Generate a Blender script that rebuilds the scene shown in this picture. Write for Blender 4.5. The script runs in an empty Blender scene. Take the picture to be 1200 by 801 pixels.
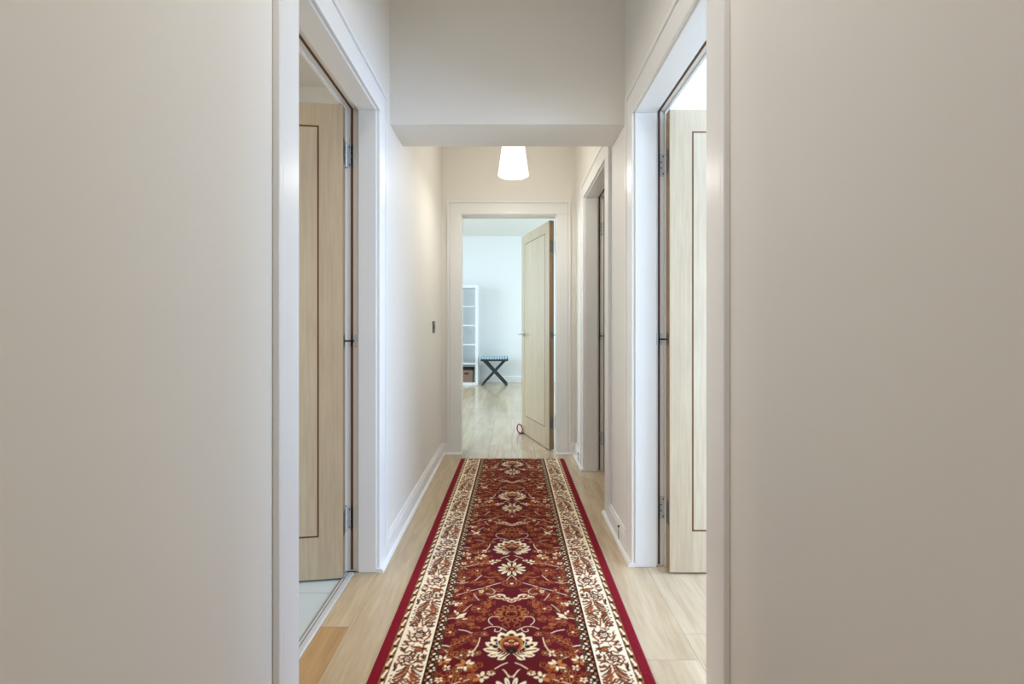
import bpy, bmesh, math, random
import numpy as np
from mathutils import Vector, Matrix
R = math.radians
SC = bpy.context.scene
COL = SC.collection
random.seed(4)

# ------------------------------------------------------------------ camera
cd = bpy.data.cameras.new('camera')
cam = bpy.data.objects.new('camera', cd); COL.objects.link(cam)
cam.location = (0, 0, 1.05); cam.rotation_euler = (R(90), 0, 0)
cd.sensor_fit = 'HORIZONTAL'; cd.sensor_width = 36; cd.lens = 555/1200*36
cd.shift_x = 2/1200; cd.shift_y = -15/1200
cd.clip_start = .02
SC.camera = cam

# ------------------------------------------------------------------ world, lights, exposure
w = bpy.data.worlds.new('world'); SC.world = w; w.use_nodes = True
w.node_tree.nodes['Background'].inputs[0].default_value = (.78, .88, 1, 1)
w.node_tree.nodes['Background'].inputs[1].default_value = 1.0

def area(name, loc, target, sx, sy, power, color=(1, 1, 1), spread=180):
    l = bpy.data.lights.new(name, 'AREA'); l.shape = 'RECTANGLE'; l.size = sx; l.size_y = sy
    l.energy = power; l.color = color; l.spread = R(spread)
    o = bpy.data.objects.new(name, l); COL.objects.link(o); o.location = loc
    d = Vector(target)-Vector(loc)
    o.rotation_euler = d.to_track_quat('-Z', 'Y').to_euler()
    return o
def bulb(name, loc, power, color=(1, 1, 1), rad=.05):
    l = bpy.data.lights.new(name, 'POINT'); l.energy = power; l.color = color; l.shadow_soft_size = rad
    o = bpy.data.objects.new(name, l); COL.objects.link(o); o.location = loc
    return o
DAY = (.74, .88, 1); SKY = (.70, .87, 1.0)
area('window_daylight_side_room', (3.40, .9, 1.5), (-.2, 1.0, 1.1), 2.6, 1.8, 200, (.49, .685, 1))
area('window_daylight_far_room', (2.95, 7.3, 1.6), (-1.0, 7.3, 1.2), 2.8, 1.9, 76, (.60, .82, 1))
area('window_daylight_far_room_left', (-3.0, 6.2, 1.6), (1.0, 6.2, 1.2), 2.2, 1.7, 92, (.66, .86, 1))
area('hall_back_fill', (.52, -.75, 1.05), (-.5, -.2, .95), 
     .8, 1.9, 2, (.98, .98, 1))  # added fill behind the viewer; the wall has no doorway here
area('hall_near_fill', (-.01, .45, 2.86), (-.01, .45, 0), .6, .6, 4.5, (1, .97, .94))  # unseen fill added to lift the near hall walls, no fitting
area('hall_side_wall_fill', (-.01, 1.05, 2.86), (-.01, 1.05, 0), .35, .35, 4.5, (1, .97, .94), 125)  # added narrow fill brightening the side walls but not the beam, no fitting
area('tiled_room_spill', (-2.5, 1.4, 1.55), (-.7, 1.6, 1.0), .6, .6, 13, (1, .86, .70), 130)  # stands for unseen tiled-room light, shaped to spill into the hall; no mirror
bulb('second_room_fill', (2.1, 3.0, 2.2), 5, (1, .93, .84), .12)  # small fill added inside the closed second room, no lamp built there

SC.view_settings.view_transform = 'Standard'; SC.view_settings.look = 'None'
SC.view_settings.gamma = 1; SC.view_settings.use_curve_mapping = False
SC.view_settings.exposure = 0.0
SC.cycles.use_denoising = True
SC.cycles.max_bounces = 10; SC.cycles.diffuse_bounces = 7
SC.cycles.caustics_reflective = False; SC.cycles.caustics_refractive = False
SC.cycles.sample_clamp_indirect = 4

# ------------------------------------------------------------------ helpers
def s2l(c):
    c = np.asarray(c, float)/255
    return np.where(c <= .04045, c/12.92, ((c+.055)/1.055)**2.4)
def rgb(*c): return (*s2l(c), 1)

def mat(name, color, rough=.5, metal=0, bump=0, bscale=60, spec=.5, var=0, vscale=3, coat=0):
    m = bpy.data.materials.new(name); m.use_nodes = True
    n, l = m.node_tree.nodes, m.node_tree.links
    b = n['Principled BSDF']
    b.inputs['Roughness'].default_value = rough; b.inputs['Metallic'].default_value = metal
    b.inputs['Specular IOR Level'].default_value = spec
    b.inputs['Coat Weight'].default_value = coat
    tc = n.new('ShaderNodeTexCoord')
    nz = n.new('ShaderNodeTexNoise'); nz.inputs['Scale'].default_value = vscale; nz.inputs['Detail'].default_value = 3
    l.new(tc.outputs['Object'], nz.inputs['Vector'])
    mx = n.new('ShaderNodeMix'); mx.data_type = 'RGBA'
    c = np.array(color[:3])
    mx.inputs['A'].default_value = (*(c*(1-var)), 1); mx.inputs['B'].default_value = (*np.minimum(c*(1+var), 1), 1)
    l.new(nz.outputs['Fac'], mx.inputs['Factor']); l.new(mx.outputs['Result'], b.inputs['Base Color'])
    if bump:
        n2 = n.new('ShaderNodeTexNoise'); n2.inputs['Scale'].default_value = bscale; n2.inputs['Detail'].default_value = 4
        l.new(tc.outputs['Object'], n2.inputs['Vector'])
        bp = n.new('ShaderNodeBump'); bp.inputs['Strength'].default_value = bump; bp.inputs['Distance'].default_value = .002
        l.new(n2.outputs['Fac'], bp.inputs['Height']); l.new(bp.outputs['Normal'], b.inputs['Normal'])
    return m

def wood(name, c1, c2, rough=.4, stretch=(14, 14, .9), attr=None, spec=.5, fleck=.25):
    """veneer or plank: grain noise stretched along one axis; attr = colour attribute multiplied in"""
    m = bpy.data.materials.new(name); m.use_nodes = True
    n, l = m.node_tree.nodes, m.node_tree.links
    b = n['Principled BSDF']; b.inputs['Roughness'].default_value = rough; b.inputs['Specular IOR Level'].default_value = spec
    tc = n.new('ShaderNodeTexCoord'); mp = n.new('ShaderNodeMapping'); mp.inputs['Scale'].default_value = stretch
    l.new(tc.outputs['Object'], mp.inputs['Vector'])
    if attr:
        at = n.new('ShaderNodeAttribute'); at.attribute_name = attr
        add = n.new('ShaderNodeVectorMath'); add.operation = 'MULTIPLY_ADD'
        add.inputs[1].default_value = (40, 40, 40)
        l.new(at.outputs['Vector'], add.inputs[0]); l.new(mp.outputs['Vector'], add.inputs[2])
        vec = add.outputs['Vector']
    else:
        vec = mp.outputs['Vector']
    nz = n.new('ShaderNodeTexNoise'); nz.inputs['Scale'].default_value = 1; nz.inputs['Detail'].default_value = 6
    nz.inputs['Distortion'].default_value = .6
    l.new(vec, nz.inputs['Vector'])
    cr = n.new('ShaderNodeValToRGB')
    cr.color_ramp.elements[0].position = .3; cr.color_ramp.elements[1].position = .7
    cr.color_ramp.elements[0].color = c2; cr.color_ramp.elements[1].color = c1
    l.new(nz.outputs['Fac'], cr.inputs['Fac'])
    n2 = n.new('ShaderNodeTexNoise'); n2.inputs['Scale'].default_value = 6; n2.inputs['Detail'].default_value = 5
    l.new(vec, n2.inputs['Vector'])
    mx = n.new('ShaderNodeMix'); mx.data_type = 'RGBA'; mx.blend_type = 'OVERLAY'; mx.inputs['Factor'].default_value = fleck
    l.new(cr.outputs['Color'], mx.inputs['A']); l.new(n2.outputs['Fac'], mx.inputs['B'])
    out = mx.outputs['Result']
    if attr:
        m2 = n.new('ShaderNodeMix'); m2.data_type = 'RGBA'; m2.blend_type = 'MULTIPLY'; m2.inputs['Factor'].default_value = 1
        l.new(out, m2.inputs['A']); l.new(at.outputs['Color'], m2.inputs['B']); out = m2.outputs['Result']
    l.new(out, b.inputs['Base Color'])
    return m

M = dict(
    wall=mat('warm_white_wall_paint', rgb(233, 230, 224), .72, bump=.08, bscale=140, spec=.3, var=.012, vscale=1.2),
    hall=mat('cream_wall_paint', rgb(233, 230, 224), .62, bump=.05, bscale=120, spec=.4, var=.012, vscale=1.2),
    cool=mat('white_wall_paint', rgb(236, 238, 238), .7, bump=.05, bscale=140, spec=.3, var=.01),
    ceil=mat('ceiling_paint', rgb(232, 229, 223), .85, bump=.05, bscale=120, spec=.2, var=.01),
    trim=mat('white_gloss_trim_paint', rgb(234, 234, 233), .30, bump=.03, bscale=40, spec=.5, var=.012, vscale=5),
    strip=mat('brown_smoke_seal', rgb(92, 58, 30), .6, var=.1),
    metal=mat('brushed_steel', rgb(205, 208, 210), .45, .35, var=.06, vscale=30),
    darkmetal=mat('dull_steel', rgb(120, 118, 112), .4, 1, var=.08, vscale=40),
    screw=mat('screw_steel', rgb(70, 70, 72), .45, 1),
    alu=mat('aluminium_threshold', rgb(205, 207, 207), .42, .25, var=.05, vscale=20),
    groove=mat('threshold_groove_dark', rgb(62, 60, 56), .7),
    tile=mat('pale_floor_tile', rgb(196, 208, 210), .25, var=.03, vscale=2),
    grout=mat('tile_grout', rgb(150, 156, 156), .8),
    inlay=mat('dark_inlay_line', rgb(106, 68, 32), .45, var=.1, vscale=20),
    white=mat('white_shelf_laminate', rgb(238, 241, 243), .4, var=.005),
    black=mat('blackened_wood', rgb(38, 46, 50), .45, var=.15, vscale=12),
    wick=mat('brown_woven_basket', rgb(138, 112, 98), .8, bump=.8, bscale=90, var=.18, vscale=60),
    wickdark=mat('dark_basket_rim', rgb(34, 27, 26), .7, var=.1),
    purple=mat('purple_rubber_loop', rgb(176, 44, 116), .45, var=.15, vscale=60),
    darkrubber=mat('dark_rubber', rgb(44, 26, 28), .7, var=.1),
    cable=mat('grey_cable', rgb(140, 138, 134), .6, var=.1),
    veneer=wood('pale_maple_veneer', rgb(197, 180, 154), rgb(189, 170, 142), .38, (13, 13, .8)),
    panel=wood('pale_maple_panel_veneer', rgb(201, 186, 161), rgb(194, 177, 150), .38, (9, 9, .7)),
    edge=wood('brown_door_edge', rgb(160, 136, 108), rgb(138, 112, 84), .5, (30, 30, 1.5)),
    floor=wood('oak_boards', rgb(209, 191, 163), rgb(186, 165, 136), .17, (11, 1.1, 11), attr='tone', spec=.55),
    gap=mat('board_gap', rgb(120, 98, 74), .8),
)

class MB:
    """collects primitives with material slots and links them as ONE mesh object"""
    def __init__(s): s.bm = bmesh.new(); s.mats = []
    def mi(s, m):
        if m not in s.mats: s.mats.append(m)
        return s.mats.index(m)
    def poly(s, verts, faces, m):
        vs = [s.bm.verts.new(v) for v in verts]; k = s.mi(m); out = []
        for f in faces:
            try: fc = s.bm.faces.new([vs[i] for i in f])
            except ValueError: continue
            fc.material_index = k; out.append(fc)
        return out
    def box(s, a, b, m, mp=None):
        x0, x1 = sorted((a[0], b[0])); y0, y1 = sorted((a[1], b[1])); z0, z1 = sorted((a[2], b[2]))
        v = [(x, y, z) for z in (z0, z1) for y in (y0, y1) for x in (x0, x1)]
        if mp: v = [mp(*p) for p in v]
        return s.poly(v, [(0, 2, 3, 1), (4, 5, 7, 6), (0, 1, 5, 4), (2, 6, 7, 3), (0, 4, 6, 2), (1, 3, 7, 5)], m)
    def prism(s, prof, p0, p1, up, m):
        """profile (side, up) swept straight from p0 to p1; side = dir x up"""
        p0, p1, up = Vector(p0), Vector(p1), Vector(up)
        sd = up.cross((p1-p0).normalized()); n = len(prof)
        v = [p+sd*a+up*b for p in (p0, p1) for a, b in prof]
        f = [(i, (i+1) % n, n+(i+1) % n, n+i) for i in range(n)]+[tuple(range(n))[::-1], tuple(range(n, 2*n))]
        return s.poly(v, f, m)
    def lathe(s, prof, c, m, axis='Z', n=40, cap=True):
        c = Vector(c); v = []; k = len(prof)
        for i in range(n):
            t = 2*math.pi*i/n
            for r, h in prof:
                p = {'Z': (r*math.cos(t), r*math.sin(t), h), 'X': (h, r*math.cos(t), r*math.sin(t)), 'Y': (r*math.cos(t), h, r*math.sin(t))}[axis]
                v.append(c+Vector(p))
        f = [(i*k+j, ((i+1) % n)*k+j, ((i+1) % n)*k+j+1, i*k+j+1) for i in range(n) for j in range(k-1)]
        if cap: f += [tuple(i*k for i in range(n))[::-1], tuple(i*k+k-1 for i in range(n))]
        return s.poly(v, f, m)
    def tube(s, pts, r, m, n=10, closed=False, flat=1):
        pts = [Vector(p) for p in pts]; N = len(pts); v = []
        ref = None
        for i, p in enumerate(pts):
            a = pts[(i-1) % N] if closed or i else p; b = pts[(i+1) % N] if closed or i < N-1 else p
            t = (b-a).normalized()
            if ref is None: ref = t.orthogonal().normalized()
            ref = (ref-t*ref.dot(t)).normalized(); q = t.cross(ref)
            v += [p+ref*math.cos(2*math.pi*j/n)*r+q*math.sin(2*math.pi*j/n)*r*flat for j in range(n)]
        seg = N if closed else N-1
        f = [(i*n+j, i*n+(j+1) % n, ((i+1) % N)*n+(j+1) % n, ((i+1) % N)*n+j) for i in range(seg) for j in range(n)]
        if not closed: f += [tuple(range(n))[::-1], tuple(range((N-1)*n, N*n))]
        return s.poly(v, f, m)
    def build(s, name, parent=None, bevel=0, smooth=False, loc=None, kind=None, label=None, cat=None, group=None, seg=2):
        bmesh.ops.recalc_face_normals(s.bm, faces=s.bm.faces[:])
        me = bpy.data.meshes.new(name); s.bm.to_mesh(me); s.bm.free()
        for m in s.mats: me.materials.append(m)
        o = bpy.data.objects.new(name, me); COL.objects.link(o)
        if parent: o.parent = parent
        if loc: o.location = loc
        if smooth:
            for p in me.polygons: p.use_smooth = True
            me.set_sharp_from_angle(angle=R(35))
        if bevel:
            b = o.modifiers.new('soft_edges', 'BEVEL'); b.width = bevel; b.segments = seg; b.limit_method = 'ANGLE'; b.angle_limit = R(40)
        tag(o, label, cat, group, kind)
        return o

def tag(o, label=None, cat=None, group=None, kind=None):
    if label: o['label'] = label
    if cat: o['category'] = cat
    if group: o['group'] = group
    if kind: o['kind'] = kind
def empty(name, loc=(0, 0, 0), rz=0, label=None, cat=None, group=None, kind=None):
    o = bpy.data.objects.new(name, None); COL.objects.link(o); o.location = loc; o.rotation_euler = (0, 0, rz)
    o.empty_display_size = .1
    tag(o, label, cat, group, kind); return o

# ------------------------------------------------------------------ key dimensions (metres; camera at y = 0)
WL, WR, TH = -.577, .5505, .133            # hall wall faces, wall thickness
WE = 3.987                                 # hall end wall face
HC = 2.9                                   # ceiling
LIN = .03
BATH = (1.271, 2.041, 1.992)               # left opening: near, far, head
SIDE = (1.306, 2.089, 2.004)               # first right opening
SECOND = (2.706, 3.49, 2.016)               # second right opening
END = (-.409, .386, 2.0085)                # end opening
mpL = lambda a, b, z: (WL-b, a, z)
mpR = lambda a, b, z: (WR+b, a, z)
mpE = lambda a, b, z: (a, WE+b, z)
YB = -1.6                                  # hall back wall

# ------------------------------------------------------------------ walls, ceilings
def wall_with_openings(name, mp, a0, a1, ops, m_in, m_out, label):
    b = MB(); cur = a0
    def seg(p, q, z0, z1):
        b.box((p, 0, z0), (q, TH*.5, z1), m_in, mp); b.box((p, TH*.5, z0), (q, TH, z1), m_out, mp)
    for (p, q, h) in ops:
        seg(cur, p-LIN, 0, HC); seg(p-LIN, q+LIN, h+LIN, HC); cur = q+LIN
    seg(cur, a1, 0, HC)
    return b.build(name, kind='structure', label=label, cat='wall')
wall_with_openings('wall_left', mpL, YB, WE, [BATH], M['hall'], M['cool'], 'warm white hallway wall on the side of the tiled room')
wall_with_openings('wall_right', mpR, YB, WE, [SIDE, SECOND], M['hall'], M['cool'], 'warm white hallway wall with two door openings')
wall_with_openings('wall_end', mpE, -3.1, 3.1, [END], M['hall'], M['cool'], 'cream wall closing the hallway around the far doorway')
def simple(name, a, b_, m, label, cat):
    b = MB(); b.box(a, b_, m); return b.build(name, kind='structure', label=label, cat=cat)
simple('wall_back', (WL-TH, YB-.1, 0), (WR+TH, YB, HC), M['hall'], 'hallway wall behind the viewer', 'wall')
simple('ceiling', (WL-TH, YB-.1, HC), (WR+TH, 2.28, HC+.1), M['ceil'], 'high hallway ceiling before the dropped beam', 'ceiling')
simple('ceiling_far_hall', (WL, 2.53, 2.62), (WR, WE, 2.72), M['ceil'], 'hallway ceiling beyond the dropped beam', 'ceiling')
b = MB(); b.box((WL, 2.27, 2.0316), (WR, 2.546, HC), M['hall'])
b.build('ceiling_beam', kind='structure', label='dropped beam crossing the hallway in front of the pendant lamp', cat='beam')
# tiled room on the left
xb = WL-TH
simple('wall_tiled_room_far', (-2.6, 2.68, 0), (xb, 2.78, 2.5), M['cool'], 'pale wall of the tiled room behind its open door', 'wall')
simple('wall_tiled_room_side', (-2.7, .5, 0), (-2.6, 2.78, 2.5), M['cool'], 'pale side wall of the tiled room', 'wall')
simple('wall_tiled_room_near', (-2.6, .4, 0), (xb, .5, 2.5), M['cool'], 'pale near wall of the tiled room', 'wall')
simple('ceiling_tiled_room', (-2.6, .5, 2.42), (xb, 2.68, 2.5), M['ceil'], 'ceiling of the tiled room above its open door', 'ceiling')
# first room on the right (window on its outer wall)
def wall_with_window(name, x0, x1, y0, y1, wy0, wy1, wz0, wz1, m, label):
    b = MB()
    b.box((x0, y0, 0), (x1, wy0, HC), m); b.box((x0, wy1, 0), (x1, y1, HC), m)
    b.box((x0, wy0, 0), (x1, wy1, wz0), m); b.box((x0, wy0, wz1), (x1, wy1, HC), m)
    return b.build(name, kind='structure', label=label, cat='wall')
def window(name, xc, y0, y1, z0, z1, label):
    b = MB(); t = .05
    for (p, q) in (((y0, z0), (y1, z0+t)), ((y0, z1-t), (y1, z1)), ((y0, z0), (y0+t, z1)), ((y1-t, z0), (y1, z1)), (((y0+y1)/2-.03, z0), ((y0+y1)/2+.03, z1))):
        b.box((xc-.03, p[0], p[1]), (xc+.03, q[0], q[1]), M['trim'])
    o = b.build(name, kind='structure', label=label, cat='window', bevel=.003)
    g = MB(); g.box((xc-.003, y0+t, z0+t), (xc+.003, y1-t, z1-t), GLASS); g.build('pane', o)
GLASS = bpy.data.materials.new('window_glass'); GLASS.use_nodes = True
_n, _l = GLASS.node_tree.nodes, GLASS.node_tree.links
_t = _n.new('ShaderNodeBsdfTransparent'); _g = _n.new('ShaderNodeBsdfGlossy'); _g.inputs['Roughness'].default_value = .02
_mx = _n.new('ShaderNodeMixShader'); _mx.inputs[0].default_value = .06
_l.new(_t.outputs[0], _mx.inputs[1]); _l.new(_g.outputs[0], _mx.inputs[2]); _l.new(_mx.outputs[0], _n['Material Output'].inputs[0])
xr = WR+TH
wall_with_window('wall_side_room_outer', 3.45, 3.55, -1.3, 2.42, -.95, 2.15, .55, 2.45, M['cool'], 'outer wall of the bright right-hand room')
window('window_1', 3.5, -.95, 2.15, .55, 2.45, 'window lighting the first room on the right')
simple('wall_side_room_far', (xr, 2.34, 0), (3.55, 2.44, HC), M['cool'], 'bright white wall behind the open door on the right', 'wall')
simple('wall_side_room_near', (xr, -1.4, 0), (3.55, -1.3, HC), M['cool'], 'near wall of the bright right-hand room', 'wall')
simple('ceiling_side_room', (xr, -1.3, HC), (3.55, 2.44, HC+.1), M['ceil'], 'ceiling of the bright right-hand room', 'ceiling')
# second room on the right
simple('wall_second_room_outer', (3.0, 2.44, 0), (3.1, WE, HC), M['cool'], 'outer wall of the dim room beside the far doorway', 'wall')
simple('ceiling_second_room', (xr, 2.44, 2.6), (3.0, WE, 2.7), M['ceil'], 'ceiling of the dim second room on the right', 'ceiling')
# far room
YF = 9.42; ye = WE+TH
simple('wall_far_room_back', (-3.2, YF, 0), (3.2, YF+.1, HC), M['cool'], 'white back wall behind the stool and shelving', 'wall')
wall_with_window('wall_far_room_right', 3.0, 3.1, ye, YF, 5.9, 8.7, .6, 2.5, M['cool'], 'window wall of the far room')
window('window_2', 3.05, 5.9, 8.7, .6, 2.5, 'window lighting the far room from the right')
wall_with_window('wall_far_room_left', -3.2, -3.1, ye, YF, 5.1, 7.3, .8, 2.4, M['cool'], 'opposite window wall of the far room')
window('window_3', -3.15, 5.1, 7.3, .8, 2.4, 'window lighting the far room from the left')
simple('ceiling_far_room', (-3.2, ye, HC), (3.2, YF, HC+.1), M['ceil'], 'white ceiling of the far room', 'ceiling')

# ------------------------------------------------------------------ floors
def boards(name, rects, label):
    """oak boards running along the hall, each board a block with its own tone"""
    W = .195; X0 = -.571; tones = []; verts = []; faces = []
    rnd = random.Random(11)
    def slab(x0, x1, y0, y1, z0, z1, t):
        k = len(verts)
        verts.extend([(x, y, z) for z in (z0, z1) for y in (y0, y1) for x in (x0, x1)])
        faces.extend([tuple(k+i for i in f) for f in ((0, 2, 3, 1), (4, 5, 7, 6), (0, 1, 5, 4), (2, 6, 7, 3), (0, 4, 6, 2), (1, 3, 7, 5))])
        tones.extend([t]*8)
    for (rx0, rx1, ry0, ry1) in rects:
        k = math.floor((rx0-X0)/W)
        while X0+k*W < rx1-1e-4:
            a, c = max(rx0, X0+k*W), min(rx1, X0+(k+1)*W)
            ends = []
            y = ry0-rnd.uniform(0, 1.6)
            if k == -1 and rx0 < 0 and rx0 > -1.5: ends = [-1.6, .35, 1.672, 3.1, 4.4]
            elif k == 0 and ry0 < 0: ends = [-1.6, .2, 2.95, 4.4]
            else:
                while y < ry1+2: ends.append(y); y += rnd.uniform(1.35, 1.95)
            for p, q in zip(ends[:-1], ends[1:]):
                v = rnd.uniform(.95, 1.04); wv = rnd.uniform(-.02, .02)
                t = (v*(1+wv), v, v*(1-1.6*wv))
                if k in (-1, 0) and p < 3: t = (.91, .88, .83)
                if k == -1 and abs(q-1.672) < .01: t = (.81, .64, .44)
                p, q = max(p, ry0), min(q, ry1)
                if q-p > .01: slab(a+.0005, c-.0005, p+.0005, q-.0005, -.02, 0, t)
            k += 1
    me = bpy.data.meshes.new(name); me.from_pydata(verts, [], faces)
    at = me.attributes.new('tone', 'FLOAT_COLOR', 'POINT')
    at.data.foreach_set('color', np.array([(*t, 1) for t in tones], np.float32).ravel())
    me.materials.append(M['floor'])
    o = bpy.data.objects.new(name, me); COL.objects.link(o); tag(o, label, 'floor', kind='structure')
    return o
THR0, THR1 = -.671, -.714                  # threshold strip of the tiled room
boards('floor', [(THR0, 3.5, YB, ye), (-3.1, 3.0, ye, YF)], 'pale oak board floor running down the hallway into the far room')
simple('floor_screed', (-3.2, -1.6, -.08), (3.5, YF, -.022), M['gap'], 'dark layer in the gaps between the oak boards', 'floor')
b = MB()
for i in range(-6, 1):
    for j in range(-3, 6):
        x1 = THR1-.003+.0-(-i)*.303; x0 = x1-.300
        y0 = 1.889+.0015-3*.303+j*.303-.303; y1 = y0+.300
        y0, y1 = max(y0, .5), min(y1, 2.68)
        if y1-y0 > .02 and x0 > -2.65: b.box((x0, y0, -.02), (x1, y1, -.001), M['tile'])
b.box((-2.6, .5, -.021), (THR1, 2.68, -.003), M['grout'])
b.build('floor_tiled_room', kind='structure', label='pale grey-blue tiled floor seen under the open door on the left', cat='floor')

# ------------------------------------------------------------------ door frames (lining, architraves, smoke seals)
def frame(name, mp, op, label, rebate=.095, foot=True, near_w=.122):
    a0, a1, h = op
    root = empty(name, mp((a0+a1)/2, TH/2, 0), 0, label, 'door frame', kind='structure')
    c = Vector(root.location)
    lmp = lambda a, b_, z: tuple(Vector(mp(a, b_, z))-c)
    b = MB()                                            # lining: main face then a 12 mm rebate
    for (p, s) in ((a0, -1), (a1, 1)):
        b.box((p, 0, 0), (p+s*LIN, rebate, h+LIN), M['trim'], lmp)
        b.box((p+s*.012, rebate, 0), (p+s*LIN, TH, h+LIN), M['trim'], lmp)
    b.box((a0, 0, h), (a1, rebate, h+LIN), M['trim'], lmp)
    b.box((a0-.012, rebate, h+.012), (a1+.012, TH, h+LIN), M['trim'], lmp)
    b.build('lining', root, bevel=.003)
    for s, p in ((-1, a0), (1, a1)):
        q = MB(); q.box((p+s*.0095, .104, .01), (p+s*.0125, .113, h+.012), M['strip'], lmp); q.build('smoke_seal', root)
    q = MB(); q.box((a0-.0095, .104, h+.0095), (a1+.0095, .113, h+.0125), M['strip'], lmp); q.build('smoke_seal', root)
    # architraves: (from opening edge, to, thickness)
    bands = ((.006, .096, .0135), (.096, .102, .0105), (.102, .122, .017))
    for side in (0, 1):
        q = MB()
        for (d0, d1, t) in bands:
            t0, t1 = (-t, 0) if side == 0 else (TH, TH+t)
            wid = .122
            q.box((a0-d1, t0, 0), (a0-d0, t1, h+d0), M['trim'], lmp)
            q.box((a1+d0, t0, 0), (a1+d1, t1, h+d0), M['trim'], lmp)
            q.box((a0-d1, t0, h+d0), (a1+d1, t1, h+d1), M['trim'], lmp)
        q.build('architrave', root, bevel=.0025)
    if foot:                                            # quarter-round bead along the architrave feet
        q = MB()
        for (p0, p1) in ((a0-.122, a0), (a1, a1+.122)):
            pr = [(-.0, 0), (-.030, 0), (-.0285, .009), (-.024, .015), (-.018, .018), (0, .018)]
            v = [lmp(p, d, z) for p in (p0, p1) for d, z in pr]; n = len(pr)
            q.poly(v, [(i, (i+1) % n, n+(i+1) % n, n+i) for i in range(n)]+[tuple(range(n)), tuple(range(n, 2*n))], M['trim'])
        q.build('floor_bead', root)
    return root
frame('trim_1', mpL, BATH, 'white door frame around the opening to the tiled room', rebate=.0795)
frame('trim_2', mpR, SIDE, 'white door frame catching blue daylight, first on the right wall')
frame('trim_3', mpR, SECOND, 'shaded white door frame on the right wall beyond the dropped beam')
frame('trim_4', mpE, END, 'white door frame at the end of the hallway')

# ------------------------------------------------------------------ baseboards
SK = [(0, 0), (.030, 0), (.0285, .009), (.024, .015), (.018, .019), (.017, .07), (.014, .082), (.010, .088), (.009, .097), (0, .097)]
def skirt(name, p0, p1, label):
    b = MB(); b.prism(SK, (*p0, 0), (*p1, 0), (0, 0, 1), M['trim']); return b.build(name, kind='structure', label=label, cat='baseboard')
skirt('baseboard_left', (WL, WE), (WL, BATH[1]+.122), 'white skirting along the left wall up to the far doorway')
skirt('baseboard_left_near', (WL, BATH[0]-.122), (WL, YB), 'white skirting along the left wall beside the viewer')
skirt('baseboard_right', (WR, SIDE[1]+.122), (WR, SECOND[0]-.122), 'white skirting on the short wall between the two right-hand doorways')
skirt('baseboard_right_far', (WR, SECOND[1]+.122), (WR, WE), 'white skirting on the right wall next to the far doorway')
skirt('baseboard_right_near', (WR, YB), (WR, SIDE[0]-.122), 'white skirting along the right wall beside the viewer')
skirt('baseboard_end_left', (END[0]-.122, WE), (WL, WE), 'short white skirting left of the far doorway')
skirt('baseboard_end_right', (WR, WE), (END[1]+.122, WE), 'short white skirting right of the far doorway')
b = MB(); b.prism([(0, 0), (.016, 0), (.016, .1), (.010, .115), (0, .12)], (3.0, YF, 0), (-3.1, YF, 0), (0, 0, 1), M['cool'])
b.build('baseboard_far_room', kind='structure', label='white skirting under the back wall of the far room', cat='baseboard')

# threshold strip of the tiled room
b = MB(); xa, xb_ = THR1, THR0
b.prism([(0, -.02), (.043, -.02), (.043, .0015), (.038, .0045), (.006, .0045), (0, .0015)], (xb_, BATH[0]+.002, 0), (xb_, BATH[1]-.002, 0), (0, 0, 1), M['alu'])
ts = [v for v in b.bm.verts]
for v in ts: v.co.x = xb_-abs(v.co.x-xb_)
o = b.build('trim_threshold', kind='structure', label='grooved metal threshold strip between oak boards and tiles', cat='threshold')
b = MB()
for x in (-.6955, -.7075): b.box((x-.0011, BATH[0]+.003, .004), (x+.0011, BATH[1]-.003, .0052), M['groove'])  # thin dark strips laid on the metal draw the groove lines
b.build('groove', o)

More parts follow.
